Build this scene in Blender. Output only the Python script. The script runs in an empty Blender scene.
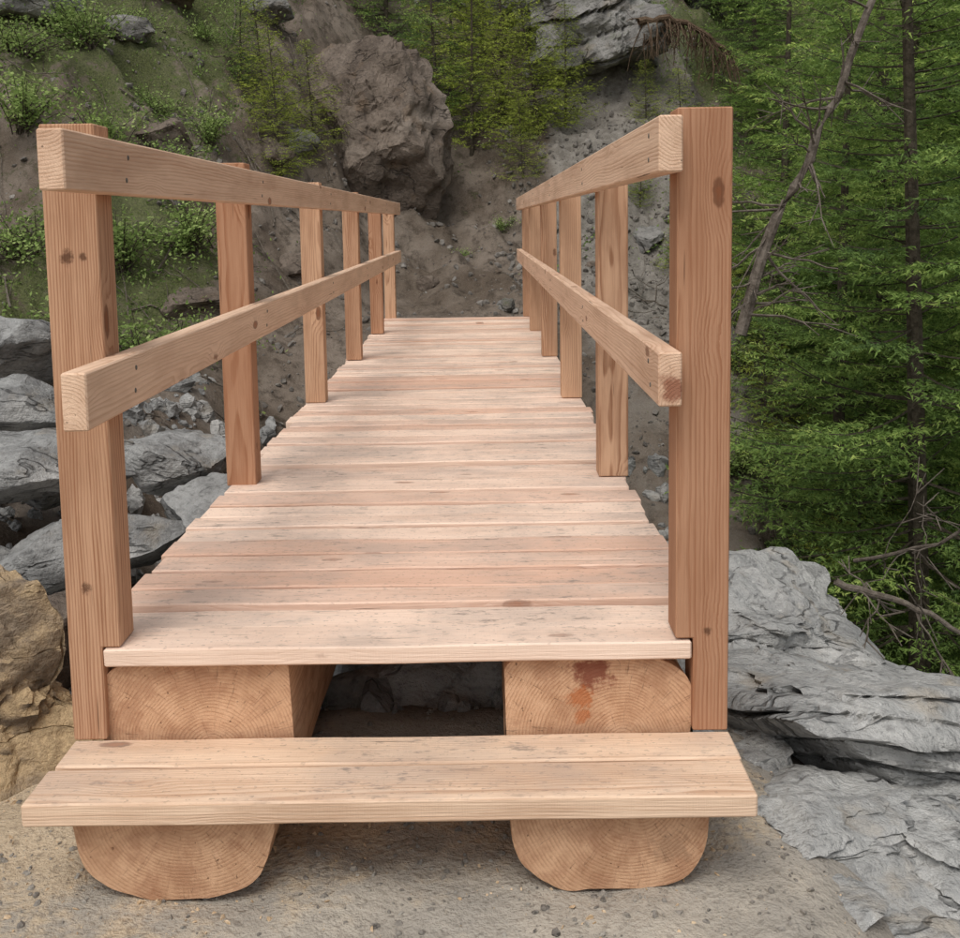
import bpy, bmesh, math, random
import numpy as np
from mathutils import Vector, Matrix, Euler
random.seed(5); rng=np.random.default_rng(7)
scene=bpy.context.scene
# ------------------------------------------------------------ helpers
def hsh(ix,iy,iz,s):
    n=(ix.astype(np.int64)*374761393+iy.astype(np.int64)*668265263+iz.astype(np.int64)*2147483647+s*974634777)&0xFFFFFFFF
    n=((n^(n>>13))*1274126177)&0xFFFFFFFF
    n=((n^(n>>16))*2246822519)&0xFFFFFFFF
    return ((n^(n>>15))&0xFFFFFF)/float(0xFFFFFF)
def vnoise(p,s=0):
    i=np.floor(p).astype(np.int64); f=p-i; f=f*f*(3-2*f)
    r=0
    for a in (0,1):
        for b in (0,1):
            for c in (0,1):
                w=(f[:,0] if a else 1-f[:,0])*(f[:,1] if b else 1-f[:,1])*(f[:,2] if c else 1-f[:,2])
                r=r+w*hsh(i[:,0]+a,i[:,1]+b,i[:,2]+c,s)
    return r*2-1
def fbm(p,o=4,s=0):
    r=0;a=1.0;t=0
    for k in range(o):
        r=r+a*vnoise(p*(2.03**k)+k*17.3,s+k); t+=a; a*=.5
    return r/t
def ss(a,b,x):
    t=np.clip((x-a)/(b-a),0,1); return t*t*(3-2*t)
def mesh_np(name,V,faces,mats,k=None,smooth=False,midx=None,attrs=None):
    V=np.asarray(V,dtype=np.float32)
    me=bpy.data.meshes.new(name)
    F=np.asarray(faces,dtype=np.int32); k=F.shape[1]
    me.vertices.add(len(V)); me.vertices.foreach_set("co",V.ravel())
    me.loops.add(F.size); me.loops.foreach_set("vertex_index",F.ravel())
    me.polygons.add(len(F)); me.polygons.foreach_set("loop_start",np.arange(0,F.size,k,dtype=np.int32))
    me.polygons.foreach_set("loop_total",np.full(len(F),k,dtype=np.int32))
    if midx is not None: me.polygons.foreach_set("material_index",np.asarray(midx,dtype=np.int32))
    me.polygons.foreach_set("use_smooth",np.full(len(F),bool(smooth)))
    for m in mats: me.materials.append(m)
    if attrs:
        for n,(t,arr) in attrs.items():
            a=me.attributes.new(n,t,'POINT')
            if t=='FLOAT': a.data.foreach_set("value",np.asarray(arr,dtype=np.float32).ravel())
            elif t=='FLOAT_VECTOR': a.data.foreach_set("vector",np.asarray(arr,dtype=np.float32).ravel())
            else: a.data.foreach_set("color",np.asarray(arr,dtype=np.float32).ravel())
    me.update(calc_edges=True); me.validate()
    return me
def link(name,me,parent=None,loc=None):
    o=bpy.data.objects.new(name,me); scene.collection.objects.link(o)
    if parent: o.parent=parent
    if loc is not None: o.location=loc
    return o
# ------------------------------------------------------------ node helper
class NT:
    def __init__(s,name):
        s.m=bpy.data.materials.new(name); s.m.use_nodes=True; s.t=s.m.node_tree; s.t.nodes.clear()
        s.out=s.t.nodes.new('ShaderNodeOutputMaterial')
    def n(s,t,**k):
        x=s.t.nodes.new('ShaderNode'+t)
        for a,b in k.items(): setattr(x,a,b)
        return x
    def put(s,sock,v):
        if isinstance(v,bpy.types.NodeSocket): s.t.links.new(v,sock)
        elif v is not None: sock.default_value=v
    def math(s,op,a,b=None,c=None,clamp=False):
        x=s.n('Math',operation=op,use_clamp=clamp); s.put(x.inputs[0],a); s.put(x.inputs[1],b); s.put(x.inputs[2],c); return x.outputs[0]
    def vm(s,op,a,b=None):
        x=s.n('VectorMath',operation=op); s.put(x.inputs[0],a)
        if op=='SCALE': s.put(x.inputs['Scale'],b)
        else: s.put(x.inputs[1],b)
        return x.outputs['Value' if op in('LENGTH','DOT_PRODUCT','DISTANCE') else 'Vector']
    def noise(s,vec,scale,detail=4,rough=.55,dist=0):
        x=s.n('TexNoise'); s.put(x.inputs['Vector'],vec); x.inputs['Scale'].default_value=scale
        x.inputs['Detail'].default_value=detail; x.inputs['Roughness'].default_value=rough; x.inputs['Distortion'].default_value=dist
        return x.outputs[0]
    def mr(s,v,a,b,c=0.,d=1.,smooth=True):
        x=s.n('MapRange',interpolation_type='SMOOTHSTEP' if smooth else 'LINEAR'); s.put(x.inputs[0],v)
        for i,q in enumerate((a,b,c,d)): x.inputs[i+1].default_value=q
        return x.outputs[0]
    def mix(s,f,a,b,blend='MIX'):
        x=s.n('Mix',data_type='RGBA',blend_type=blend); s.put(x.inputs[0],f)
        for i,q in ((6,a),(7,b)):
            if isinstance(q,tuple) and len(q)==3: q=q+(1,)
            s.put(x.inputs[i],q)
        return x.outputs[2]
    def bump(s,h,strength,dist,normal=None):
        x=s.n('Bump'); x.inputs['Strength'].default_value=strength; x.inputs['Distance'].default_value=dist
        s.put(x.inputs['Height'],h); s.put(x.inputs['Normal'],normal); return x.outputs[0]
    def bsdf(s,col,rough=.8,normal=None,spec=.3,**k):
        x=s.n('BsdfPrincipled'); s.put(x.inputs['Base Color'],col if not(isinstance(col,tuple) and len(col)==3) else col+(1,))
        s.put(x.inputs['Roughness'],rough); s.put(x.inputs['Normal'],normal); x.inputs['Specular IOR Level'].default_value=spec
        s.t.links.new(x.outputs[0],s.out.inputs[0]); return x
# ------------------------------------------------------------ materials
def wood_mat(name,light,dark,ring=.0055,dirt=0.,stain=0.,ringamt=.55,knot=1.,fibre=1.,radial=0.,spots=(),sawm=.15):
    t=NT(name)
    g=t.n('Attribute',attribute_name='grain').outputs['Vector']
    ti=t.n('Attribute',attribute_name='tint').outputs['Fac']
    geo=t.n('NewGeometry'); pos=geo.outputs['Position']
    sep=t.n('SeparateXYZ'); t.put(sep.inputs[0],g)
    cr=t.n('CombineXYZ'); t.put(cr.inputs[1],sep.outputs[1]); t.put(cr.inputs[2],sep.outputs[2])
    r=t.vm('LENGTH',cr.outputs[0])
    n1=t.noise(t.vm('MULTIPLY',g,(1.3,7,7)),1.,3,.5)
    r=t.math('ADD',r,t.math('MULTIPLY',n1,.034))
    vo=t.n('TexVoronoi'); t.put(vo.inputs['Vector'],t.vm('MULTIPLY',g,(3.,8.,8.))); vo.inputs['Scale'].default_value=1.
    kd=vo.outputs['Distance']
    kd=t.math('ADD',kd,t.math('MULTIPLY',t.math('SUBTRACT',t.noise(g,60.,2),.5),.06))
    r=t.math('ADD',r,t.math('MULTIPLY',t.mr(kd,.08,.36,1.,0.),.014*knot))
    fr=t.math('FRACT',t.math('DIVIDE',r,ring))
    rg=t.math('MULTIPLY',t.mr(fr,.30,.88),t.mr(fr,.90,1.,1.,0.))
    rg=t.math('MULTIPLY',rg,t.mr(t.noise(t.vm('SCALE',cr.outputs[0],38.),1.,2,.5),.3,.6,.35,1.15))
    fib=t.noise(t.vm('MULTIPLY',g,(9,330,330)),1.,3,.65)
    fib2=t.noise(t.vm('MULTIPLY',g,(1.7,60,60)),1.,3,.6)
    blot=t.noise(t.vm('MULTIPLY',g,(2.2,9,9)),1.,4,.6)
    f=t.math('ADD',t.math('MULTIPLY',rg,ringamt),t.math('MULTIPLY',t.math('SUBTRACT',fib2,.45),1.2*fibre))
    f=t.math('ADD',f,t.math('MULTIPLY',t.math('SUBTRACT',fib,.5),1.2*fibre),None,True)
    c=t.mix(f,light,dark)
    c=t.mix(t.mr(blot,.42,.72,0.,.5),c,tuple(x*.85 for x in dark))
    c=t.mix(t.mr(ti,.0,1.,0.,.5,False),c,tuple(min(1,x) for x in (light[0]*1.1,light[1]*1.1,light[2]*1.08)))
    c=t.mix(t.mr(ti,-1.,0.,.65,0.,False),c,(dark[0]*1.1,dark[1]*.97,dark[2]*.92))
    if knot>0:
        k1=t.mr(kd,.085,.12,1.,0.); k2=t.mr(kd,.045,.075,1.,0.)
        c=t.mix(t.math('MULTIPLY',k1,.75*knot),c,(dark[0]*.42,dark[1]*.33,dark[2]*.3))
        c=t.mix(t.math('MULTIPLY',k2,.6*knot),c,(dark[0]*.8,dark[1]*.6,dark[2]*.5))
    ck=t.noise(t.vm('MULTIPLY',g,(2.2,95,95)),1.,2,.5)
    ckm=t.mr(ck,.715,.745)
    c=t.mix(t.math('MULTIPLY',ckm,.7),c,(.09,.05,.03))
    if radial>0:
        at=t.math('ARCTAN2',sep.outputs[2],sep.outputs[1])
        cv=t.n('CombineXYZ'); t.put(cv.inputs[0],t.math('MULTIPLY',at,14.)); t.put(cv.inputs[1],t.math('MULTIPLY',r,11.))
        ra=t.noise(cv.outputs[0],1.,5,.7); c=t.mix(t.mr(ra,.5,.75,0.,radial),c,(dark[0]*.7,dark[1]*.62,dark[2]*.6))
        ckr=t.n('CombineXYZ'); t.put(ckr.inputs[0],t.math('MULTIPLY',at,5.)); t.put(ckr.inputs[1],t.math('MULTIPLY',r,3.))
        cj=t.math('ABSOLUTE',t.math('SUBTRACT',t.noise(ckr.outputs[0],1.,3,.6),.5))
        c=t.mix(t.math('MULTIPLY',t.mr(cj,.0,.008,.7,0.),t.mr(ra,.45,.6)),c,(.10,.05,.03))
        bl=t.noise(pos,13.,5,.7)
        c=t.mix(t.mr(bl,.45,.65,0.,.5),c,(dark[0]*.85,dark[1]*.8,dark[2]*.85))
        c=t.mix(t.mr(bl,.28,.44,.35,0.),c,(min(1,light[0]*1.2),light[1]*1.25,light[2]*1.3))
    for (p0,rad,col,amt) in spots:
        dd=t.vm('DISTANCE',pos,p0)
        m=t.math('SUBTRACT',t.math('ADD',1.,t.math('MULTIPLY',t.math('SUBTRACT',t.noise(pos,45.,5,.7),.5),2.6)),t.math('DIVIDE',dd,rad))
        c=t.mix(t.math('MULTIPLY',t.mr(m,-.1,.6),amt),c,col)
    if stain>0:
        st=t.mr(t.noise(pos,6.,5,.65,.6),.60,.70)
        c=t.mix(t.math('MULTIPLY',st,stain),c,(.30,.12,.06))
    if dirt>0:
        sn=t.n('SeparateXYZ'); t.put(sn.inputs[0],geo.outputs['Normal'])
        up=t.mr(sn.outputs[2],.5,.9)
        d1=t.mr(t.noise(t.vm('MULTIPLY',pos,(1.6,2.2,1)),1.5,5,.7),.40,.66)
        d2=t.mr(t.noise(t.vm('MULTIPLY',pos,(.4,1,1)),42.,4,.72),.56,.67)
        d3=t.mr(t.noise(t.vm('MULTIPLY',pos,(.5,1,1)),130.,2,.6),.61,.69)
        dd=t.math('MULTIPLY',t.math('MAXIMUM',t.math('MULTIPLY',d2,t.math('ADD',d1,.12)),t.math('MULTIPLY',d3,.6)),up)
        c=t.mix(t.math('MULTIPLY',dd,dirt),c,(.21,.16,.125))
        c=t.mix(t.math('MULTIPLY',t.math('MULTIPLY',d1,up),dirt*.55),c,(.43,.35,.30))
    saw=t.noise(t.vm('MULTIPLY',g,(240,14,14)),1.,2,.6)
    h=t.math('ADD',t.math('MULTIPLY',rg,-.3),t.math('ADD',t.math('ADD',fib,t.math('MULTIPLY',saw,sawm)),t.math('MULTIPLY',ckm,-1.5)))
    t.bsdf(c,.8,t.bump(h,.7,.0022),.15)
    return t.m
KN=(.10,.045,.025)
M_post=wood_mat('larch_post_wood',(.62,.39,.25),(.30,.145,.078),ring=.0062,ringamt=.68,knot=1.,
   spots=[((-.795,2.166,.80),.017,KN,.85),((-.765,2.166,.80),.009,KN,.8),((-.795,2.166,.13),.013,KN,.85),((-.79,2.166,.48),.008,KN,.8),((.47,2.166,.02),.011,KN,.8)])
M_rail=wood_mat('larch_rail_wood',(.78,.555,.40),(.51,.305,.195),ring=.0068,ringamt=.5,spots=[((.385,2.10,.53),.030,(.25,.09,.05),.85)])
M_deck=wood_mat('larch_deck_wood',(.85,.655,.53),(.60,.385,.275),ring=.007,dirt=.9,ringamt=.45,knot=.7,sawm=.4)
M_step=wood_mat('larch_step_wood',(.80,.60,.44),(.51,.31,.195),ring=.0068,dirt=.75,ringamt=.55,sawm=.4)
M_log=wood_mat('larch_log_wood',(.64,.40,.25),(.39,.20,.105),ring=.0072,stain=.35,ringamt=.5,knot=.0,fibre=.7,radial=.35,
   spots=[((.235,2.187,-.075),.045,(.20,.05,.03),.85),((.212,2.187,-.13),.030,(.42,.14,.05),.8),((.215,2.187,-.165),.02,(.42,.14,.05),.7),((.36,1.97,-.33),.04,(.22,.13,.08),.4)])

def rock_mat(name,c1,c2,c3,strata=0.,scale=1.,moss=0.,dust=None):
    t=NT(name); tc=t.n('TexCoord').outputs['Object']
    geo=t.n('NewGeometry')
    w=t.noise(tc,2.2*scale,6,.65)
    big=t.noise(tc,1.1*scale,2,.5,.4)
    fine=t.noise(tc,26*scale,4,.72)
    c=t.mix(t.mr(w,.35,.65),c1,c2)
    c=t.mix(t.mr(big,.5,.72),c,c3)
    sv=t.vm('MULTIPLY',tc,(1.2,1.2,22.))
    st=t.noise(t.vm('ADD',sv,t.vm('SCALE',w,1.2)),1.2*scale,3,.6)
    c=t.mix(t.mr(st,.5,.68,0.,strata),c,tuple(x*.42 for x in c1))
    c=t.mix(t.mr(fine,.48,.72,0.,.6),c,tuple(x*.4 for x in c2))
    c=t.mix(t.mr(fine,.27,.44,.45,0.),c,tuple(min(1,x*1.5) for x in c1))
    # thin joints
    jn=t.math('ABSOLUTE',t.math('SUBTRACT',t.noise(t.vm('ADD',t.vm('MULTIPLY',tc,(1.,2.6,3.)),(scale,3.,1.)),1.1*scale,4,.5,.3),.5))
    jm=t.math('MULTIPLY',t.mr(jn,.002,.014,1.,0.),t.mr(w,.42,.58))
    c=t.mix(t.math('MULTIPLY',jm,.7),c,tuple(x*.22 for x in c2))
    # rusty/ochre weathering
    c=t.mix(t.mr(t.noise(tc,3.7*scale,4,.6),.56,.72,0.,.35),c,(c1[0]*1.0,c1[1]*.82,c1[2]*.6))
    sn=t.n('SeparateXYZ'); t.put(sn.inputs[0],geo.outputs['Normal'])
    if moss>0:
        mm=t.math('MULTIPLY',t.mr(t.noise(tc,4.5,4,.7),.5,.62),t.mr(sn.outputs[2],.1,.7))
        c=t.mix(t.math('MULTIPLY',mm,moss),c,(.055,.075,.02))
    if dust:
        mm=t.math('MULTIPLY',t.mr(t.noise(tc,3.2,6,.7),.36,.55),t.mr(sn.outputs[2],-.5,.4))
        c=t.mix(t.math('MULTIPLY',mm,.85),c,t.mix(t.mr(fine,.35,.6),dust,tuple(x*.7 for x in dust)))
    h=t.math('ADD',t.math('ADD',w,t.math('MULTIPLY',fine,.4)),t.math('SUBTRACT',t.math('MULTIPLY',st,strata*.8),t.math('MULTIPLY',jm,.25)))
    t.bsdf(c,.85,t.bump(h,.9,.07/scale),.25)
    return t.m
M_slate=rock_mat('grey_slate',(.45,.445,.425),(.31,.31,.30),(.50,.49,.465),strata=.5,scale=1.3)
M_grey=rock_mat('grey_stone',(.33,.33,.32),(.19,.188,.182),(.42,.41,.39),strata=.4,scale=1.6)
M_boulder=rock_mat('brown_boulder',(.19,.152,.122),(.10,.078,.062),(.28,.235,.195),strata=.12,scale=1.1)
M_cliff=rock_mat('cliff_rock',(.27,.26,.245),(.15,.142,.132),(.35,.34,.32),strata=.45,scale=.8,moss=.4)
M_ochre=rock_mat('sawdust_covered_rock',(.24,.19,.14),(.13,.10,.075),(.30,.24,.18),scale=2.,dust=(.58,.42,.24))
M_gravel=rock_mat('gravel_stone',(.19,.172,.152),(.11,.098,.087),(.28,.26,.235),scale=6.)
M_gravel2=rock_mat('pale_gravel_stone',(.30,.275,.24),(.18,.16,.14),(.42,.39,.34),scale=9.)

def ground_mat():
    t=NT('mountain_soil'); geo=t.n('NewGeometry'); pos=geo.outputs['Position']
    mk=t.n('Attribute',attribute_name='mask').outputs['Color']; sp=t.n('SeparateColor'); t.put(sp.inputs[0],mk)
    R,G,B=sp.outputs[0],sp.outputs[1],sp.outputs[2]
    n1=t.noise(pos,1.3,6,.65); n2=t.noise(pos,9.,5,.7); n3=t.noise(pos,60.,3,.7); n4=t.noise(pos,170.,2,.6)
    soil=t.mix(t.mr(n1,.35,.65),(.10,.077,.058),(.20,.165,.135))
    soil=t.mix(t.mr(n2,.46,.68,0.,.75),soil,(.045,.034,.026))
    grav=t.mix(t.mr(n2,.35,.65),(.15,.137,.12),(.25,.23,.205))
    c=t.mix(t.math('MULTIPLY',t.mr(t.math('ADD',G,t.math('MULTIPLY',t.math('SUBTRACT',n1,.5),.9)),.3,.65),.95),soil,grav)
    gr=t.mix(t.mr(n3,.35,.65),(.04,.055,.018),(.12,.15,.045))
    gm=t.mr(t.math('ADD',R,t.math('MULTIPLY',t.math('SUBTRACT',n2,.5),1.8)),.45,.8)
    c=t.mix(t.math('MULTIPLY',gm,.75),c,gr)
    pad=t.mix(t.mr(n2,.35,.68),(.35,.315,.265),(.47,.42,.35))
    pad=t.mix(t.mr(n1,.42,.60,0.,.6),pad,(.29,.27,.24))
    saw=t.mix(t.mr(n3,.4,.65),(.56,.43,.28),(.40,.30,.19))
    c=t.mix(t.mr(B,.1,.45),c,pad)
    sw=t.mr(t.math('ADD',t.math('SUBTRACT',B,.58),t.math('MULTIPLY',t.math('SUBTRACT',n2,.5),1.3)),.0,.3)
    c=t.mix(t.math('MULTIPLY',sw,.65),c,saw)
    c=t.mix(t.mr(n3,.52,.72,0.,.45),c,(.09,.076,.062))
    c=t.mix(t.mr(n4,.60,.70,0.,.45),c,(.42,.38,.32))
    h=t.math('ADD',t.math('ADD',t.math('MULTIPLY',n1,.7),t.math('MULTIPLY',n2,.35)),t.math('ADD',t.math('MULTIPLY',n3,.18),t.math('MULTIPLY',n4,.08)))
    t.bsdf(c,.95,t.bump(h,.8,.06),.08); return t.m
M_ground=ground_mat()
def leaf_mat(name,dk,lt,tip,trans=.3):
    t=NT(name); a=t.n('Attribute',attribute_name='shade').outputs['Fac']
    oi=t.n('ObjectInfo').outputs['Random']
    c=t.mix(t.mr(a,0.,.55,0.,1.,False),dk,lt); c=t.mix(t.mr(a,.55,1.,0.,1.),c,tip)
    c=t.mix(t.mr(oi,0.,1.,0.,.3,False),c,(dk[0]*1.5,dk[1]*1.4,dk[2]*1.6))
    d=t.n('BsdfDiffuse'); t.put(d.inputs[0],c)
    tr=t.n('BsdfTranslucent'); t.put(tr.inputs[0],c)
    m=t.n('MixShader'); m.inputs[0].default_value=trans
    t.t.links.new(d.outputs[0],m.inputs[1]); t.t.links.new(tr.outputs[0],m.inputs[2]); t.t.links.new(m.outputs[0],t.out.inputs[0])
    return t.m
M_spruce=leaf_mat('spruce_needles',(.085,.14,.05),(.25,.37,.095),(.50,.61,.17),.4)
M_larch=leaf_mat('young_larch_needles',(.17,.22,.045),(.40,.47,.09),(.60,.66,.15),.42)
M_leaf=leaf_mat('shrub_leaves',(.08,.13,.036),(.26,.36,.11),(.45,.54,.21),.35)
def plain(name,a,b,scale=20,rough=.85):
    t=NT(name); tc=t.n('TexCoord').outputs['Object']; n=t.noise(tc,scale,4,.7)
    c=t.mix(t.mr(n,.35,.65),a,b); t.bsdf(c,rough,t.bump(n,.6,.02),.15); return t.m
M_bark=plain('bark',(.045,.037,.027),(.09,.075,.055),30)
M_dead=plain('dead_wood',(.085,.07,.056),(.17,.145,.12),25)
M_root=plain('root_wood',(.07,.045,.028),(.13,.09,.06),25)
M_screw=plain('screw_steel',(.10,.09,.08),(.16,.15,.13),60,.5)
M_chip=plain('wood_chip',(.50,.35,.21),(.70,.54,.37),90)

# ------------------------------------------------------------ terrain
def Hb(x,y):
    g=ss(2.7,4.4,y)*(1-ss(7.4,9.8,y))*1.15
    z=-.43-g+.33*ss(8,9.9,y)
    lb=ss(-.95,-2.3,x); z=z+lb*(g*.85+.25*ss(3,6,y))
    z=z-.55*ss(.55,1.5,x)*(1-ss(5,8,y))
    y0=np.maximum(10.5+1.35*np.minimum(0,x+.9),6.9)+.35*np.maximum(0,x-3.)
    d=np.maximum(0,y-y0)
    hill=.42*d*ss(-.5,1.5,d)+.42*np.maximum(0,d-2.0)
    hill=32*(1-np.exp(-hill/32))
    z=z+hill
    e=np.maximum(0,x-(1.1+.12*np.maximum(y,0)))
    z=z-5.5*(1-np.exp(-e/3.6))*(1-ss(12,20,y))
    z=z-1.2*ss(9,40,-y)
    return z
def H(x,y):
    x=np.asarray(x,dtype=float); y=np.asarray(y,dtype=float)
    sh=x.shape; x=x.ravel(); y=y.ravel()
    z=Hb(x,y)
    p=np.stack([x,y,np.zeros_like(x)],1)
    amp=.03+.38*ss(9.8,12.5,y+np.maximum(0,-x-1)*1.3)+.12*ss(2.6,4.,y)
    amp=np.where((x<-1.2)&(y>3),np.maximum(amp,.16),amp)
    n=fbm(p*.9,5,3); rid=1-np.abs(fbm(p*1.7+9,4,11))*2.2
    z=z+amp*n+amp*.45*rid-amp*.25+.012*fbm(p*9,3,5)*(1+4*amp)
    return z.reshape(sh)
def warp(n0,n1,c0,c1,far):
    mid=np.linspace(c0,c1,n0); k=np.linspace(0,1,n1)[1:]
    up=c1+(far-c1)*(k**3.2); lo=c0-(far+c0)*(k**3.2)
    return np.concatenate([lo[::-1],mid,up])
gx=warp(330,55,-7.,7.,160.); gy=warp(430,55,.9,18.,200.)
X,Y=np.meshgrid(gx,gy); Z=H(X,Y)
nx,ny=len(gx),len(gy)
V=np.stack([X.ravel(),Y.ravel(),Z.ravel()],1)
i=np.arange(nx-1)[None,:]+nx*np.arange(ny-1)[:,None]; i=i.ravel()
F=np.stack([i,i+1,i+1+nx,i+nx],1)
def green_mask(x,y):
    p=np.stack([x,y,0*x],1)
    m=.62+1.3*fbm(p*.75,4,21)
    left=ss(-1.8,-3.0,x)*ss(7.5,9.,y)*(1-.4*ss(12.,14.,y))
    right=ss(1.9,3.2,x)
    m=m*(.25+1.05*np.maximum(left,right)+.5*ss(14,17,y)*ss(-2.5,-1,x))
    return np.clip(m,0,1)*ss(5.5,8.,y+right*5)*(1-(1-ss(1.,1.4,np.abs(x)))*(1-ss(10.6,11.2,y)))
x_,y_=V[:,0],V[:,1]
gm=green_mask(x_,y_)
scree=ss(.5,1.1,x_)*(1-ss(2.6,3.6,x_))*ss(8,10,y_)*.7+.35*ss(2.6,3.4,y_)*(1-ss(8,9.5,y_))+.5*ss(-2,-3.5,x_)*ss(11.5,13.5,y_)
pad=(1-ss(2.35,3.1,y_))*(1-ss(.6,1.,x_)*.7)*(.45+.4*ss(.1,-1.2,x_)+.3*ss(1.9,2.3,y_)*(1-ss(.5,.9,x_)))
mask=np.stack([gm,np.clip(scree,0,1),np.clip(pad,0,1),np.ones_like(gm)],1)
ground=link('mountain_ground',mesh_np('mountain_ground',V,F,[M_ground],smooth=True,attrs={'mask':('FLOAT_COLOR',mask)}))

# ------------------------------------------------------------ boards
class Boards:
    def __init__(s): s.V=[];s.F=[];s.g=[];s.t=[]
    def add(s,lo,hi,axis,tint=None,bev=.003,rot=0,pith=None,segs=1,wav=0.):
        lo=np.array(lo);hi=np.array(hi); c=(lo+hi)/2; d=hi-lo
        bm=bmesh.new(); bmesh.ops.create_cube(bm,size=1)
        for v in bm.verts: v.co=Vector((v.co.x*d[0],v.co.y*d[1],v.co.z*d[2]))
        bmesh.ops.bevel(bm,geom=bm.edges[:],offset=bev,segments=segs,affect='EDGES',profile=.6)
        if wav:
            for q in np.linspace(-.5,.5,26)[1:-1]:
                co=[0,0,0]; no=[0,0,0]; co[axis]=q*d[axis]; no[axis]=1
                bmesh.ops.bisect_plane(bm,geom=bm.verts[:]+bm.edges[:]+bm.faces[:],plane_co=co,plane_no=no)
        bm.verts.index_update()
        P=np.array([v.co[:] for v in bm.verts])
        base=sum(len(a) for a in s.V)
        for f in bm.faces: s.F.append([base+v.index for v in f.verts])
        bm.free()
        o=[1,2] if axis==0 else ([0,2] if axis==1 else [0,1])
        a=random.uniform(0,6.28); rr=random.uniform(.03,.13)
        p0=(math.cos(a)*rr,math.sin(a)*rr) if pith is None else pith
        G=np.stack([P[:,axis]+random.uniform(-40,40),P[:,o[0]]+p0[0],P[:,o[1]]+p0[1]],1)
        if wav:
            sd=random.randint(0,9999); u=P[:,axis]*7+sd
            side=np.sign(P[:,o[0]]); up=np.sign(P[:,o[1]])
            w1=vnoise(np.stack([u,side*3.3,up*.7],1),1); w2=vnoise(np.stack([u*.35,0*u,up*.2],1),2)
            P[:,o[0]]+=w1*wav; P[:,o[1]]+=w2*wav*.9+vnoise(np.stack([u,side*2.1,0*u],1),5)*wav*.5
        if rot:
            m=np.array(Euler((random.gauss(0,rot*5),random.gauss(0,rot),random.gauss(0,rot))).to_matrix()); P=P@m.T
        s.V.append(P+c); s.g.append(G); s.t.append(np.full(len(P),random.uniform(-1,1) if tint is None else tint))
    def build(s,name,mat,parent):
        me=bpy.data.meshes.new(name); V=np.concatenate(s.V)
        me.from_pydata(V.tolist(),[],s.F); me.materials.append(mat)
        a=me.attributes.new('grain','FLOAT_VECTOR','POINT'); a.data.foreach_set('vector',np.concatenate(s.g).astype(np.float32).ravel())
        a=me.attributes.new('tint','FLOAT','POINT'); a.data.foreach_set('value',np.concatenate(s.t).astype(np.float32))
        me.update(); return link(name,me,parent)
bridge=bpy.data.objects.new('wooden_footbridge',None); scene.collection.objects.link(bridge)
B=Boards(); y=2.16; k=0
while y<9.86:
    w=random.uniform(.096,.128)
    if k==0: w=.122
    j=0 if k==0 else 1
    dz=random.gauss(0,.0038)*j
    xl,xr=(-.764,.436) if k==0 else (-.826+random.gauss(0,.007),.500+random.gauss(0,.007))
    B.add((xl,y,-.038+dz),(xr,y+w,dz),0,bev=.0035,rot=.0014*j,wav=.0026)
    y+=w+random.uniform(.009,.020); k+=1
yend=y
B.build('deck_planks',M_deck,bridge)
B=Boards()
B.add((-.846,1.92,-.242),(.513,2.052,-.197),0,tint=-.1,bev=.004,wav=.0015)
B.add((-.836,2.060,-.242),(.516,2.172,-.197),0,tint=.5,bev=.004,rot=.0008,wav=.0015)
B.build('step_planks',M_step,bridge)
def notched(Bo,xo,xi,xn,y0,y1,zb,zt,tint):
    prof=[(xo,zb),(xn,zb),(xn,.0045),(xi,.0045),(xi,zt),(xo,zt)] if zb<0 else [(xo,zb),(xi,zb),(xi,zt),(xo,zt)]
    n=len(prof); bm=bmesh.new()
    a=[bm.verts.new((p[0],y0,p[1])) for p in prof]; b=[bm.verts.new((p[0],y1,p[1])) for p in prof]
    bm.faces.new(a); bm.faces.new(b[::-1])
    for q in range(n): bm.faces.new((a[q],b[q],b[(q+1)%n],a[(q+1)%n]))
    bmesh.ops.recalc_face_normals(bm,faces=bm.faces[:])
    bmesh.ops.bevel(bm,geom=bm.edges[:],offset=.0028,segments=1,affect='EDGES')
    bm.verts.index_update(); P=np.array([v.co[:] for v in bm.verts]); base=sum(len(v) for v in Bo.V)
    for f in bm.faces: Bo.F.append([base+v.index for v in f.verts])
    bm.free()
    an=random.uniform(0,6.28); rr=random.uniform(.05,.12); cx=(xo+xi)/2; cy=(y0+y1)/2
    G=np.stack([P[:,2]+random.uniform(-40,40),P[:,0]-cx+math.cos(an)*rr,P[:,1]-cy+math.sin(an)*rr],1)
    Bo.V.append(P); Bo.g.append(G); Bo.t.append(np.full(len(P),tint))
PL=[2.166,3.55,5.21,6.84,8.44,9.74]; PR=[2.166,3.60,5.24,6.88,8.48,9.76]
B=Boards()
tl=[1.059,1.055,1.05,1.045,1.04,1.035]; tints=[-.4,-.85,.3,-.3,-.7,.2]
for k,(yy,zt) in enumerate(zip(PL,tl)):
    notched(B,-.836 if k==0 else -.826,-.730,-.768,yy,yy+.09,-.193 if k==0 else .003,zt,tints[k])
tr=[1.072,1.070,1.066,1.062,1.060,1.055]; tints=[-.85,.1,.6,-.3,.3,-.2]
for k,(yy,zt) in enumerate(zip(PR,tr)):
    notched(B,.512 if k==0 else .502,.404,.440,yy,yy+.09,-.193 if k==0 else .003,zt,tints[k])
B.build('railing_posts',M_post,bridge)
B=Boards()
B.add((-.7285,1.88,.922),(-.683,9.95,1.026),1,tint=-.1,pith=(.02,-.09))
B.add((-.7285,1.925,.498),(-.683,9.93,.603),1,tint=.3,pith=(.03,.07))
B.add((.357,2.10,.946),(.4025,9.93,1.052),1,tint=.1,pith=(-.05,-.08))
B.add((.357,2.10,.496),(.4025,9.93,.602),1,tint=-.2,pith=(-.03,.06))
B.build('handrails',M_rail,bridge)
sv=[];sf=[]
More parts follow.
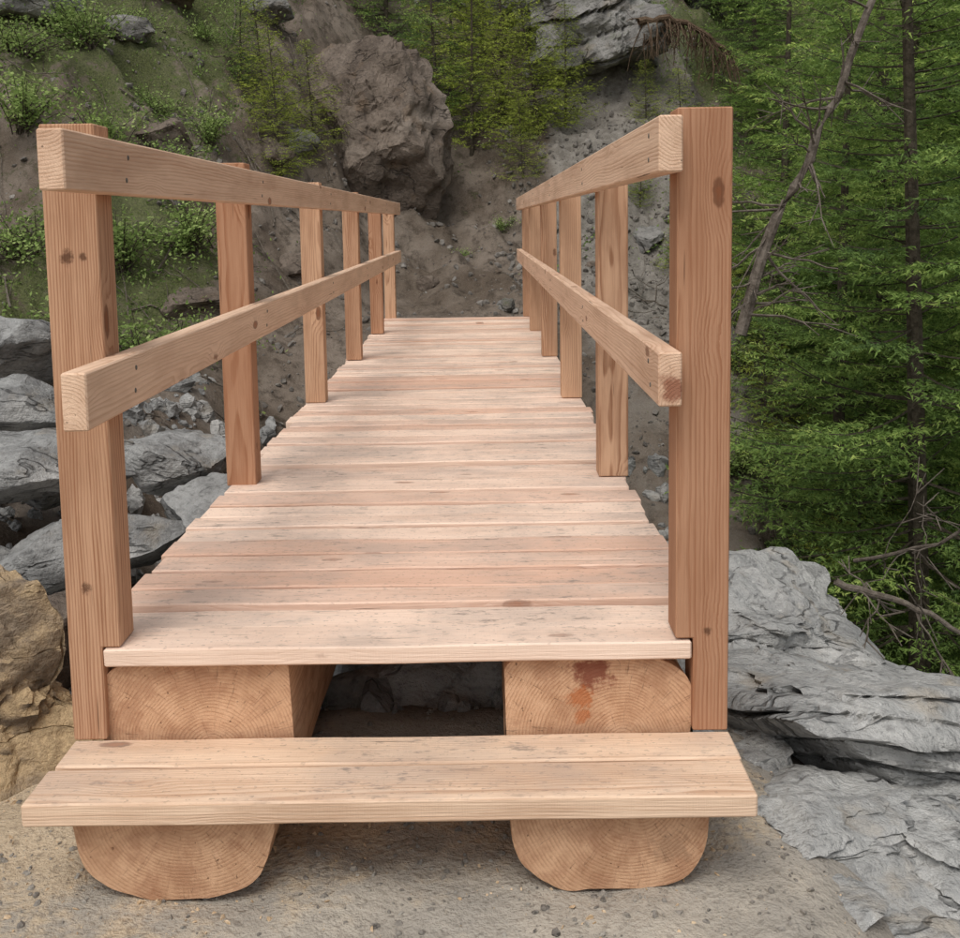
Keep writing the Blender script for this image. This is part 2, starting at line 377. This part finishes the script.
def screw(c,n,r=.0055):
    n=Vector(n); q=n.to_track_quat('Z','Y').to_matrix(); b=len(sv)
    for k in range(8): a=k*math.pi/4; sv.append(tuple(Vector(c)+q@Vector((r*math.cos(a),r*math.sin(a),0))))
    for k in range(8): a=k*math.pi/4; sv.append(tuple(Vector(c)+q@Vector((r*.8*math.cos(a),r*.8*math.sin(a),.0015))))
    for k in range(8): sf.append((b+k,b+(k+1)%8,b+8+(k+1)%8,b+8+k))
    sf.append(tuple(range(b+8,b+16)))
for yy in PL:
    for z in (.95,.995,.53,.575): screw((-.683,yy+random.uniform(.03,.06),z),(1,0,0))
for yy in PR:
    for z in (.975,1.022,.525,.57): screw((.357,yy+random.uniform(.03,.06),z),(-1,0,0))
me=bpy.data.meshes.new('screws'); me.from_pydata(sv,[],sf); me.materials.append(M_screw); link('screws',me,bridge)
def log(name,x0,x1,zt,zb,ril,rir,seed):
    cx=(x0+x1)/2; w=(x1-x0)/2; zc=zb+(zt-zb)*.52
    pts=[]
    for k in range(41):
        a=-math.pi*k/40; e=.58
        ca,sa=math.cos(a),math.sin(a)
        pts.append((cx+w*math.copysign(abs(ca)**e,ca),zc+(zc-zb)*math.copysign(abs(sa)**(e+.1),sa)))
    def corner(px,pz,r,sx):
        return [(px-sx*r+sx*r*math.cos(math.pi/2*k/8),pz-r+r*math.sin(math.pi/2*k/8)) for k in range(9)]
    L=corner(x0,zt,ril,-1); R=corner(x1,zt,rir,1)
    top=[(L[-1][0]+(R[-1][0]-L[-1][0])*q/12,zt) for q in range(1,12)]
    prof=np.array(pts+L+top+R[::-1]); n=len(prof)
    ys=[1.97,2.0,2.187,2.187]+list(np.linspace(2.26,yend-.03,40))
    V=[]
    for q,yy in enumerate(ys):
        p=prof.copy()
        yk=2.0 if q<4 else yy
        jj=fbm(np.stack([p[:,0]*5,p[:,1]*5,np.full(n,yk*1.3+seed)],1),4,seed)*.03
        dirs=p-np.array([cx,zc]); dirs/=np.linalg.norm(dirs,axis=1)[:,None]
        low=ss(zt-.005,zt-.05,p[:,1])[:,None]
        p=p+dirs*jj[:,None]*low
        if q==0: p=np.array([cx,zc])+(p-np.array([cx,zc]))*.99
        if q<3: p[:,1]=np.minimum(p[:,1],-.2445)
        V.append(np.stack([p[:,0],np.full(n,yy),p[:,1]],1))
    V=np.concatenate(V); F=[]
    for q in range(len(ys)-1):
        for k in range(n): F.append((q*n+k,q*n+(k+1)%n,(q+1)*n+(k+1)%n,(q+1)*n+k))
    F.append(tuple(range(n))[::-1]); F.append(tuple((len(ys)-1)*n+k for k in range(n)))
    me=bpy.data.meshes.new(name); me.from_pydata(V.tolist(),[],F); me.materials.append(M_log)
    off=(-.03,.02) if seed==1 else (-.05,.02)
    G=np.stack([V[:,1]*1.0+seed*7,V[:,0]-cx+off[0],V[:,2]-zc+off[1]-.02],1)
    a=me.attributes.new('grain','FLOAT_VECTOR','POINT'); a.data.foreach_set('vector',G.astype(np.float32).ravel())
    a=me.attributes.new('tint','FLOAT','POINT'); a.data.foreach_set('value',np.full(len(V),.2 if seed==1 else 0.,dtype=np.float32))
    bm=bmesh.new(); bm.from_mesh(me); bmesh.ops.recalc_face_normals(bm,faces=bm.faces[:]); bm.to_mesh(me); bm.free()
    link(name,me,bridge)
log('log_beam_a',-.779,-.392,-.0435,-.420,.05,.012,1)
log('log_beam_b',.050,.440,-.0435,-.420,.035,.09,2)

# ------------------------------------------------------------ rocks
def ico(sub):
    bm=bmesh.new(); bmesh.ops.create_icosphere(bm,subdivisions=sub,radius=1)
    v=np.array([q.co[:] for q in bm.verts]); f=np.array([[w.index for w in q.verts] for q in bm.faces]); bm.free(); return v,f
ICO={s:ico(s) for s in (1,2,4,5,6)}
def rock(name,loc,size,seed,mat,rot=(0,0,0),sub=5,cuts=12,rough=.06,box=.5,layers=0):
    r=np.random.default_rng(seed); v,f=ICO[sub]; p=v.copy()
    m=np.max(np.abs(p),axis=1)[:,None]; p=p*(1-box)+(p/m*.8)*box
    for k in range(cuts):
        n=r.normal(size=3); n/=np.linalg.norm(n); d=r.uniform(.5,.8)
        p=p-np.outer(np.maximum(p@n-d,0),n)
    p=p*1.15
    s=np.array(size)/2
    P=p*s
    nn=p/np.linalg.norm(p,axis=1)[:,None]
    sc=1.0/s.max()
    d=fbm(P*sc*2.2+seed*3.1,5,seed)*rough*2+fbm(P*sc*9+seed,4,seed+9)*rough*.55
    q=fbm(P*sc*3.3+seed*1.7,3,seed+5); d=d+np.floor(q*6)/6*rough*1.5
    P=P+nn*(d*s.mean())[:,None]
    if layers:
        h=P[:,2]/s[2]*layers+fbm(P*sc*1.5,3,seed+3)*1.0
        fr=h-np.floor(h); z0=np.zeros(len(h),int); off=(hsh(np.floor(h).astype(int),z0,z0,seed)-.5)*.30
        off=off-.10*ss(.82,1.,fr)-.06*ss(.12,0.,fr)
        P[:,:2]*=(1+off)[:,None]
    me=mesh_np(name,P,f,[mat],smooth=True)
    try: me.set_sharp_from_angle(angle=math.radians(32))
    except Exception: pass
    o=link(name,me,None,loc); o.rotation_euler=rot; return o
R=rock
R('large_boulder',(-1.12,12.7,1.90),(1.55,1.5,2.75),42,M_boulder,(.05,.10,.4),6,14,.10,.35)
R('cliff_rock',(1.45,15.4,3.5),(2.2,2.2,3.0),11,M_cliff,(.2,-.45,.2),6,14,.12,.5,layers=5)
R('cliff_rock',(3.3,17.8,5.0),(3.2,2.4,3.2),14,M_cliff,(.1,.3,.3),6,14,.12,.5,layers=5)
R('cliff_rock',(.4,17.6,4.9),(3.2,2.4,2.8),15,M_cliff,(.0,.2,.9),5,14,.12,.5,layers=4)
R('cliff_rock',(-3.9,13.4,2.7),(1.5,1.2,.9),16,M_boulder,(.2,.2,.9),5,12,.12,.5)
for k,(px,py,dz,s) in enumerate([(-3.0,10.6,.0,.7),(-2.1,11.4,.1,.55),(-4.4,11.3,.1,.9),(-3.3,12.2,.05,.6),(.1,11.6,0,.35),(.25,10.9,0,.28),(-.55,11.3,0,.3),
      (1.3,11.8,0,.4),(1.9,12.6,0,.5),(1.0,10.6,-.05,.35),(1.6,10.3,-.05,.45),(2.2,11.2,0,.5),(-1.7,10.4,0,.4),(-2.4,9.2,0,.5),(-3.2,8.2,.05,.7),(-2.7,7.6,0,.45),(-5,12.5,.1,1.),(-2.4,13.2,.1,.7),(2.5,9.4,0,.6),(1.7,8.6,0,.6),(1.5,7.2,0,.7),(1.45,6.2,0,.8),(1.9,5.6,.1,.7),(-1.9,12.,0,.5),(-3.9,12.6,0,.6),(-4.6,10.3,.1,.7),(-3.5,11.5,.1,.6)]):
    R('hillside_rock',(px,py,float(H(px,py))+dz-.05),(s,s*.8,s*.65),100+k,[M_boulder,M_boulder,M_cliff][k%3],(random.uniform(-.4,.4),random.uniform(-.4,.4),random.uniform(0,3)),4,10,.10,.4)
for k,(a,b,c,sx,sy,sz,rz,ry) in enumerate([
  (-1.85,4.55,-.13,.95,.6,.36,.1,.03),(-1.32,4.75,-.16,.55,.5,.30,-.3,.15),(-1.55,4.35,-.42,.75,.5,.30,.2,-.05),(-1.12,4.5,-.38,.42,.5,.42,.5,.2),
  (-2.1,4.2,-.48,.6,.5,.33,.4,.1),(-1.75,4.1,-.68,.6,.5,.28,-.2,.1),(-1.2,4.15,-.68,.5,.45,.3,.2,.0),(-2.3,5.3,-.02,.8,.6,.35,.2,.1),(-2.0,5.0,-.3,.5,.5,.3,.0,.1),
  (-1.45,3.6,-.75,.6,.5,.35,.2,.1),(-2.75,6.3,.16,.75,.6,.36,.9,.2)]):
    R('stacked_stone',(a,b,c),(sx,sy,sz),200+k,M_grey,(random.uniform(-.1,.1),ry,rz),5,11,.06,.72)
R('sawdust_covered_boulder',(-1.24,2.5,-.30),(.70,.6,.68),301,M_ochre,(.1,.2,.6),6,12,.12,.4)
R('sawdust_covered_boulder',(-1.42,2.05,-.42),(.5,.5,.34),302,M_ochre,(.1,.1,.2),5,10,.10,.4)
R('shadowed_rock',(-1.35,3.1,-.45),(.6,.5,.5),303,M_boulder,(.1,.1,.2),5,10,.09,.4)
R('streambed_rock',(-.20,2.95,-.56),(.50,.45,.42),311,M_slate,(.1,.1,.2),5,10,.07,.5)
R('streambed_rock',(.12,3.1,-.58),(.5,.5,.42),314,M_slate,(.1,.1,1.2),5,10,.07,.5)
R('streambed_rock',(.15,3.9,-.85),(.9,.6,.5),312,M_grey,(.1,-.1,.5),5,10,.07,.5)
R('streambed_rock',(-.5,4.2,-.95),(.9,.6,.5),313,M_grey,(.1,.1,.9),5,10,.07,.5)
sl=[(1.18,3.05,-.64,1.55,.95,.34,-.12,.26,.50),(1.0,2.55,-.62,1.05,.62,.22,-.08,.12,.35),(.78,2.22,-.545,.85,.50,.22,-.05,.06,.15),
    (.80,1.83,-.60,.80,.42,.20,-.02,.10,-.05),(.92,3.75,-.60,.9,.7,.34,.1,.12,.5),(1.45,2.45,-.85,.9,.7,.26,.0,.2,.3),(1.75,3.5,-1.05,1.3,.9,.4,.0,.35,.5),
    (.95,4.4,-.70,.7,.6,.4,.05,.15,.3),(1.2,1.95,-.80,.7,.6,.26,.05,.15,.1),(1.25,4.6,-.9,.9,.7,.5,.1,.2,.3),(1.7,4.2,-1.2,1.2,.8,.5,.1,.3,.5),(1.05,2.85,-.50,.7,.30,.12,-.1,.25,.6),(.66,2.60,-.52,.35,.4,.2,.0,.1,.9),
    (.64,2.05,-.475,.38,.30,.10,.0,.05,.6),(1.0,2.2,-.53,.35,.3,.12,.0,.2,.2),(.95,1.95,-.60,.3,.25,.12,.0,.2,1.2),(.74,2.32,-.455,.44,.32,.10,.0,.08,.4)]
for k,(a,b,c,sx,sy,sz,rx,ry,rz) in enumerate(sl):
    R('slate_slab',(a,b,c),(sx*1.1,sy*1.15,sz),401+k,M_slate,(rx,ry,rz),6 if k<6 else 5,14,.07,.75,layers=3)
def scatter_stones(name,n,fx,sizef,mat,seed,flat=1.):
    r=np.random.default_rng(seed); v,f=ICO[2 if n<2500 else 1]
    pts=fx(r,n); n=len(pts); s=sizef(r,n)
    Q=np.linalg.qr(r.normal(size=(n,3,3)))[0]
    sc=np.stack([s,s*r.uniform(.6,1,n),s*r.uniform(.35,.8,n)*flat],1)
    base=v[None]*(1+.28*r.uniform(-1,1,(n,len(v),1)))
    P=np.einsum('nij,nvj->nvi',Q,base*sc[:,None,:])+pts[:,None,:]
    F=f[None]+np.arange(n)[:,None,None]*len(v)
    link(name,mesh_np(name,P.reshape(-1,3),F.reshape(-1,3),[mat]))
def area(x0,x1,y0,y1,cond=None):
    def g(r,n):
        x=r.uniform(x0,x1,n); y=r.uniform(y0,y1,n)
        if cond is not None:
            k=cond(x,y,r); x,y=x[k],y[k]
        return np.stack([x,y,H(x,y)],1)
    return g
scatter_stones('hillside_gravel',9000,area(-5,4,5.5,17,lambda x,y,r:fbm(np.stack([x,y,0*x],1)*1.3,3,77)>-.1),lambda r,n:.010+.05*r.random(n)**5,M_gravel,1)
scatter_stones('scree_gravel',5000,area(.3,3.2,8.5,15),lambda r,n:.010+.05*r.random(n)**5,M_gravel,4)
scatter_stones('ground_gravel',9000,area(-1.8,1.2,1.5,3.2),lambda r,n:.0015+.009*r.random(n)**5,M_gravel2,2)
scatter_stones('gully_stones',2400,area(-3,1.6,2.8,8.5),lambda r,n:.02+.10*r.random(n)**3,M_grey,3)
scatter_stones('wood_shavings',3000,area(-1.7,.7,1.5,2.6,lambda x,y,r:r.random(len(x))<.35+.6*ss(.3,-1.3,x)),lambda r,n:.0015+.008*r.random(n)**3,M_chip,6,.35)
# ------------------------------------------------------------ foliage
def tube(pts,rad,sides=5):
    pts=np.array(pts); n=len(pts); V=[];F=[]
    for k in range(n):
        d=pts[min(k+1,n-1)]-pts[max(k-1,0)]; d/=np.linalg.norm(d)+1e-9
        u=np.cross(d,[.3,.1,1] if abs(d[2])<.9 else [1,0,0]); u/=np.linalg.norm(u); w=np.cross(d,u)
        for j in range(sides):
            a=2*math.pi*j/sides; V.append(pts[k]+rad[k]*(math.cos(a)*u+math.sin(a)*w))
    for k in range(n-1):
        for j in range(sides):
            a=k*sides+j;b=k*sides+(j+1)%sides; F.append((a,b,b+sides)); F.append((a,b+sides,a+sides))
    return V,F
class Acc:
    def __init__(s): s.V=[];s.F=[];s.m=[];s.s=[];s.n=0
    def add(s,V,F,m,sh):
        V=np.asarray(V);F=np.asarray(F)
        s.V.append(V);s.F.append(F+s.n);s.m.append(np.full(len(F),m));s.s.append(np.broadcast_to(sh,(len(V),)).astype(float));s.n+=len(V)
    def mesh(s,name,mats):
        return mesh_np(name,np.concatenate(s.V),np.concatenate(s.F),mats,midx=np.concatenate(s.m),attrs={'shade':('FLOAT',np.concatenate(s.s))})
def needles(acc,A,Bp,sh,nl,nw,step,r):
    L=np.linalg.norm(Bp-A,axis=1); cnt=np.maximum(3,(L/step).astype(int)); idx=np.repeat(np.arange(len(A)),cnt)
    t=r.random(len(idx)); d=((Bp-A)/np.maximum(L,1e-6)[:,None])[idx]
    o=A[idx]+(Bp-A)[idx]*t[:,None]
    rn=r.normal(size=(len(idx),3)); side=np.cross(d,rn); side/=np.linalg.norm(side,axis=1)[:,None]+1e-9
    nd=d*.6+side*.75; nd[:,2]*=.6; nd/=np.linalg.norm(nd,axis=1)[:,None]
    ln=nl*r.uniform(.6,1.2,len(idx)); up=np.array([0,0,1.])+r.normal(0,.5,(len(idx),3)); wv=np.cross(nd,up); wv/=np.linalg.norm(wv,axis=1)[:,None]+1e-9
    p0=o-wv*nw/2; p1=o+wv*nw/2; p2=o+nd*ln[:,None]
    P=np.stack([p0,p1,p2],1).reshape(-1,3); F=np.arange(len(P)).reshape(-1,3)
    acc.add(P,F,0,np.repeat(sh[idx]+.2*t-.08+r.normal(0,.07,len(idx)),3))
def conifer(name,seed,Ht,Rb,mat,whorl=.2,per=6,nl=.03,nw=.006,step=.011,up=-.15,h0=.05,tw=.055):
    r=np.random.default_rng(seed); acc=Acc()
    bend=r.normal(0,.02*Ht,2)
    tz=np.linspace(0,1,12); tp=np.stack([bend[0]*tz**2,bend[1]*tz**2,tz*Ht],1); V,F=tube(tp,[Ht*.010*(1-.93*q)+.004 for q in tz],7); acc.add(V,F,1,0)
    A=[];Bq=[];S=[]
    z=h0*Ht
    while z<Ht*.985:
        f=z/Ht
        for k in range(per):
            az=r.uniform(0,6.283); L=Rb*((1-f)**.75)*r.uniform(.5,1.2)+.06
            zz=z+r.uniform(-.5,.5)*whorl; o=np.array([bend[0]*f*f,bend[1]*f*f,zz])
            dr=np.array([math.cos(az),math.sin(az),0.]); sd=np.array([-math.sin(az),math.cos(az),0.])
            n=7; q=np.linspace(0,1,n); rise=up*(1-f)+.35*f
            cur=r.normal(0,.12)
            P=o+np.outer(q*L,dr)+np.outer(cur*q*q*L,sd); P[:,2]+=L*(rise*q+(.30*q**2.4-.22*q)*(1-.5*f))
            V,F=tube(P,[.002+.006*L*(1-w) for w in q],3); acc.add(V,F,1,0)
            nt=max(6,int(L/tw)); lsh=r.uniform(.0,.55)
            for j in range(nt):
                s=min(.10+.90*(j+r.random())/nt,.999)
                a_=s*(n-1); i0=int(a_); pt=P[i0]+(P[min(i0+1,n-1)]-P[i0])*(a_-i0)
                tl=(.10+.42*L*(1-s)**.8*min(1,s*2.8))*r.uniform(.6,1.1); sg=1 if j%2 else -1
                dd=dr*.65+sd*sg*.8+np.array([0,0,r.uniform(-.3,.15)]); dd/=np.linalg.norm(dd)
                mid=pt+dd*tl*.55; en=pt+dd*tl+np.array([0,0,-.10*tl])
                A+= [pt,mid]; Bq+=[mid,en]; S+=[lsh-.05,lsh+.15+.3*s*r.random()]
                if tl>.2:
                    for g in (-1,1):
                        for hh in (r.uniform(.2,.5),r.uniform(.5,.75)):
                            m2=pt+dd*tl*hh; e2=m2+(dd*.7+g*np.cross(dd,[0,0,1])*.7)*tl*.35
                            A.append(m2);Bq.append(e2);S.append(lsh+.1+.25*r.random())
            A.append(P[-2]);Bq.append(P[-1]+dr*.03);S.append(lsh+.35)
        z+=whorl
    needles(acc,np.array(A),np.array(Bq),np.array(S),nl,nw,step,r)
    return acc.mesh(name,[mat,M_bark])
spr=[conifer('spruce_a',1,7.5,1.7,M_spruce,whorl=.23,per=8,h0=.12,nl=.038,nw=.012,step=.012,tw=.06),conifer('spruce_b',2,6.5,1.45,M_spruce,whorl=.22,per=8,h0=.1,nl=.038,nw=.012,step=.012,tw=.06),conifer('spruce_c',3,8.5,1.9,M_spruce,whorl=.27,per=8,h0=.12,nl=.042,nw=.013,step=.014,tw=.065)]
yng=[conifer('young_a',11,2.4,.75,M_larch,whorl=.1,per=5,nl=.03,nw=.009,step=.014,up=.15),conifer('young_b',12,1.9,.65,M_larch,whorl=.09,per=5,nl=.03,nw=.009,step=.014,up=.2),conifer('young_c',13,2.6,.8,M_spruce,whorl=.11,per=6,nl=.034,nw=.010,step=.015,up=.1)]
def plant(nm,me,x,y,s=1.,dz=-.1,tilt=.05):
    o=link(nm,me,None,(x,y,float(H(x,y))+dz)); o.rotation_euler=(random.gauss(0,tilt),random.gauss(0,tilt),random.uniform(0,6.28)); o.scale=(s*random.uniform(.92,1.08),)*3; return o
for k,(x,y,s) in enumerate([(2.65,6.3,.95),(2.55,7.7,.85),(3.6,7.2,1.),(3.9,5.9,.9),(2.95,5.1,.75),(3.3,9.2,.95),(4.6,9.0,1.05),(2.9,10.6,.8),(4.3,11.2,1.),(5.9,10.6,1.1),(4.4,13.4,.9),(6.2,13.0,1.1),(3.9,15.2,.65),(6.6,15.8,1.1),(2.4,4.3,.36)]):
    plant('spruce_tree',spr[k%3],x,y,s)
for k,(x,y,s,j) in enumerate([(-2.0,11.4,.62,0),(-2.2,11.8,.7,1),(-1.75,12.1,.6,1),(-2.5,12.0,.45,2),(-.45,13.9,1.05,2),(-.05,13.5,.95,0),(.35,14.0,1.05,0),(.8,13.9,1.0,1),(1.15,14.3,.7,0),(.1,15.4,1.2,0),(-1.2,15.2,1.2,2),
   (.55,13.1,.55,1),(-4.6,15.5,1.,2),(2.2,14.4,.45,1),(2.8,12.5,.55,2),(2.5,13.5,.5,1),(-.3,14.7,1.1,0),(1.9,12.9,.3,0),(2.15,12.0,.35,1),(2.2,9.9,.4,0),(2.35,8.9,.7,1),(2.5,7.2,.8,0)]):
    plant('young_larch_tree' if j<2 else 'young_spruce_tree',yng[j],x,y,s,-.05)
def shrub(name,seed,R_,Hh,nb,leaf,mat,dens=26):
    r=np.random.default_rng(seed); acc=Acc(); C=[];S=[]
    for b in range(nb):
        az=r.uniform(0,6.28); sp=r.random()**.6*R_; hh=Hh*r.uniform(.5,1.1)*(1-.4*sp/R_); q=np.linspace(0,1,6)
        o=np.array([r.normal(0,.12*R_),r.normal(0,.12*R_),0]); P=o+np.outer(q**1.2,[math.cos(az)*sp,math.sin(az)*sp,0]); P[:,2]+=hh*q**.8; P+=r.normal(0,.02*R_,P.shape)*q[:,None]
        V,F=tube(P,[.006*(1-.8*w)+.0015 for w in q],4); acc.add(V,F,1,0)
        bs=r.uniform(.1,.75)
        for j in range(dens):
            t=.25+.75*r.random(); a=t*5; i0=min(int(a),4); pt=P[i0]+(P[i0+1]-P[i0])*(a-i0)
            C.append(pt+r.normal(0,.07*R_+.02,3)); S.append(bs+.2*t+r.normal(0,.08))
    C=np.array(C);S=np.array(S);n=len(C)
    a=r.normal(size=(n,3)); a[:,2]*=.5; a/=np.linalg.norm(a,axis=1)[:,None]; b=np.cross(a,r.normal(size=(n,3))+np.array([0,0,1.2])); b=np.cross(b,a) ; b=np.cross(a,b); b/=np.linalg.norm(b,axis=1)[:,None]
    l=leaf*r.uniform(.6,1.3,n)[:,None]
    P=np.stack([C-a*l*.5,C+b*l*.28,C+a*l*.5,C-b*l*.28],1).reshape(-1,3)
    i=np.arange(n)[:,None]*4; F=np.concatenate([i+[[0,1,2]],i+[[0,2,3]]]); acc.add(P,F,0,np.repeat(S,4))
    return acc.mesh(name,[mat,M_bark])
sh=[shrub('shrub_a',21,.55,.55,36,.042,M_leaf,46),shrub('shrub_b',22,.65,.38,36,.037,M_leaf,46),shrub('shrub_c',23,.45,.7,28,.046,M_leaf,46)]
for k,(x,y,s) in enumerate([(-2.6,8.4,1.),(-2.3,8.8,.95),(-2.95,9.2,1.),(-2.45,9.6,1.),(-3.6,8.9,1.),(-3.9,9.6,1.),(-3.3,9.9,.9),(-4.3,10.6,1.),(-4.9,11.6,1.),(-4.1,12.0,.8),(-3.2,11.0,.7),(-5.8,11.8,1.1),(-3.6,7.9,.8),(-2.9,12.1,.5),(-3.1,8.5,.95),(-4.4,9.8,1.),(-2.9,10.2,.8),(-2.6,10.8,.6),(-3.6,12.4,.5),(-4.6,13.0,.6),(-3.7,10.9,.9),(-4.1,11.3,.9),(-3.5,11.6,.6),
   (2.3,7.8,.8),(2.2,6.6,.9),(2.5,5.7,.9),(2.0,5.2,.6),(2.2,9.2,.7),(2.9,10.2,.8),(2.5,11.6,.6),(3.0,12.7,.8),(3.6,5.2,1.),(2.9,4.9,.9),(2.0,8.4,.6),(3.2,6.0,1.),(2.1,10.4,.5),(.3,12.6,.4),(-.2,12.2,.35),(1.9,7.1,.5),(1.95,9.,.45)]):
    plant('leafy_shrub',sh[k%3],x,y,s,-.03,.15)
def undergrowth():
    r=np.random.default_rng(55); n=5200; x=r.uniform(-8,8,n); y=r.uniform(6.5,19,n)
    k=green_mask(x,y)>r.uniform(.2,.75,n); x,y=x[k],y[k]; z=H(x,y); m=len(x); per=36
    C=np.repeat(np.stack([x,y,z],1),per,0); sp=np.repeat(r.uniform(.06,.24,m),per)
    off=r.normal(size=(m*per,3))*sp[:,None]; off[:,2]=np.abs(off[:,2])*.8; C=C+off
    S=np.repeat(r.uniform(.05,.85,m),per)+r.normal(0,.1,m*per); n=len(C)
    a=r.normal(size=(n,3)); a/=np.linalg.norm(a,axis=1)[:,None]; b=np.cross(a,r.normal(size=(n,3))); b/=np.linalg.norm(b,axis=1)[:,None]
    l=r.uniform(.02,.05,n)[:,None]
    P=np.stack([C-a*l*.5,C+b*l*.25,C+a*l*.5,C-b*l*.25],1).reshape(-1,3); F=np.arange(n*4).reshape(-1,4)
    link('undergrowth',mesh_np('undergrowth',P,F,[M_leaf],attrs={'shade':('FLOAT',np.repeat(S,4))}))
undergrowth()
def sticks():
    acc=Acc(); r=np.random.default_rng(66)
    for k in range(230):
        if k<160: x=r.uniform(-5,-1.3); y=r.uniform(7.2,14)
        else: x=r.uniform(1.2,3.); y=r.uniform(3.5,13)
        L=r.uniform(.15,1.0); az=r.uniform(0,3.14); q=np.linspace(-.5,.5,7); cx=x+q*L*math.cos(az)+r.normal(0,.02,7); cy=y+q*L*math.sin(az)+r.normal(0,.02,7)
        cz=H(cx,cy)+r.uniform(.0,.06)+.04*r.random(7)
        P=np.stack([cx,cy,cz],1); rr=r.uniform(.003,.011); V,F=tube(P,[rr*(1-.6*abs(w+.5)) for w in q],5); acc.add(V,F,0,0)
    link('fallen_twigs',acc.mesh('fallen_twigs',[M_dead]))
sticks()
def branchy(name,pts,r0,r1,nbr,seed,mat,bl=.6,droop=0.,dirb=None):
    acc=Acc(); r=np.random.default_rng(seed); pts=np.array(pts,float)
    n=14; t=np.linspace(0,1,n)*(len(pts)-1); P=np.array([pts[min(int(a),len(pts)-2)]+(pts[min(int(a),len(pts)-2)+1]-pts[min(int(a),len(pts)-2)])*(a-min(int(a),len(pts)-2)) for a in t]); P[1:-1]+=r.normal(0,r0*.35,(n-2,3))
    V,F=tube(P,[r0+(r1-r0)*k/(n-1) for k in range(n)],8); acc.add(V,F,0,0)
    for b in range(nbr):
        a=r.uniform(.05,.98)*(n-1); i0=min(int(a),n-2); o=P[i0]+(P[i0+1]-P[i0])*(a-i0); d=r.normal(size=3)
        if dirb is not None: d=d*.6+np.array(dirb)
        d/=np.linalg.norm(d); L=bl*r.uniform(.3,1.); q=np.linspace(0,1,6); B_=o+np.outer(q*L,d)+r.normal(0,.02*L,(6,3)); B_[:,2]-=droop*L*q*q
        V,F=tube(B_,[r1*.4*(1-.8*w)+.0012 for w in q],4); acc.add(V,F,0,0)
        for c in range(3):
            i=r.integers(2,5); d2=d+r.normal(0,.6,3); d2/=np.linalg.norm(d2); B2=B_[i]+np.outer(q*L*.4,d2); V,F=tube(B2,[.0022*(1-.6*w)+.001 for w in q],4); acc.add(V,F,0,0)
    link(name,acc.mesh(name,[mat]))
branchy('leaning_dead_tree',[(1.30,5.4,.28),(1.43,5.4,.75),(1.65,5.4,1.2),(1.80,5.4,1.56),(2.05,5.4,2.2)],.032,.016,40,7,M_dead,.5)
branchy('dead_branch',[(1.75,5.0,-.75),(2.0,4.6,-.55),(2.3,4.4,-.15),(2.6,4.3,.2)],.010,.004,20,8,M_dead,.45)
branchy('dead_branch',[(1.25,3.75,-.42),(1.5,3.7,-.5),(1.75,3.65,-.62)],.013,.007,6,9,M_dead,.3)
branchy('dead_branch',[(-3.4,11.,1.2),(-2.9,11.,1.55),(-2.5,11.,2.0)],.03,.012,14,10,M_dead,.5)
branchy('exposed_roots',[(2.1,14.4,3.35),(2.5,14.4,3.4),(3.0,14.5,3.2),(3.4,14.6,2.9)],.05,.025,110,12,M_root,.5,.4,(0,-.2,-1))
# ------------------------------------------------------------ light & camera
w=bpy.data.worlds.new('World'); scene.world=w; w.use_nodes=True; nt=w.node_tree; nt.nodes.clear()
sky=nt.nodes.new('ShaderNodeTexSky'); sky.sky_type='NISHITA'; sky.sun_disc=False
EL,AZ=58,200
sky.sun_elevation=math.radians(EL); sky.sun_rotation=math.radians(AZ); sky.dust_density=3.; sky.air_density=1.
hs=nt.nodes.new('ShaderNodeHueSaturation'); hs.inputs['Saturation'].default_value=.2
bg=nt.nodes.new('ShaderNodeBackground'); bg.inputs[1].default_value=.15; ow=nt.nodes.new('ShaderNodeOutputWorld')
nt.links.new(sky.outputs[0],hs.inputs['Color']); nt.links.new(hs.outputs[0],bg.inputs[0]); nt.links.new(bg.outputs[0],ow.inputs[0])
L=bpy.data.lights.new('sun','SUN'); L.energy=1.5; L.angle=math.radians(30); L.color=(1,.955,.89)
so=link('sun',L); az=math.radians(AZ); el=math.radians(EL)
d=Vector((math.sin(az)*math.cos(el),math.cos(az)*math.cos(el),math.sin(el)))
so.rotation_euler=d.to_track_quat('Z','Y').to_euler()
cam=bpy.data.cameras.new('camera'); co=link('camera',cam); cam.sensor_width=36; cam.lens=41.25; cam.shift_y=-127.6/960; cam.clip_end=1000; cam.clip_start=.05
co.matrix_world=Matrix.Translation((.014,0,.86))@Euler((math.radians(90-6.28),0,0)).to_matrix().to_4x4()@Matrix.Rotation(math.radians(-.9),4,'Z')
scene.camera=co
scene.view_settings.view_transform='Standard'; scene.view_settings.look='None'; scene.view_settings.exposure=0
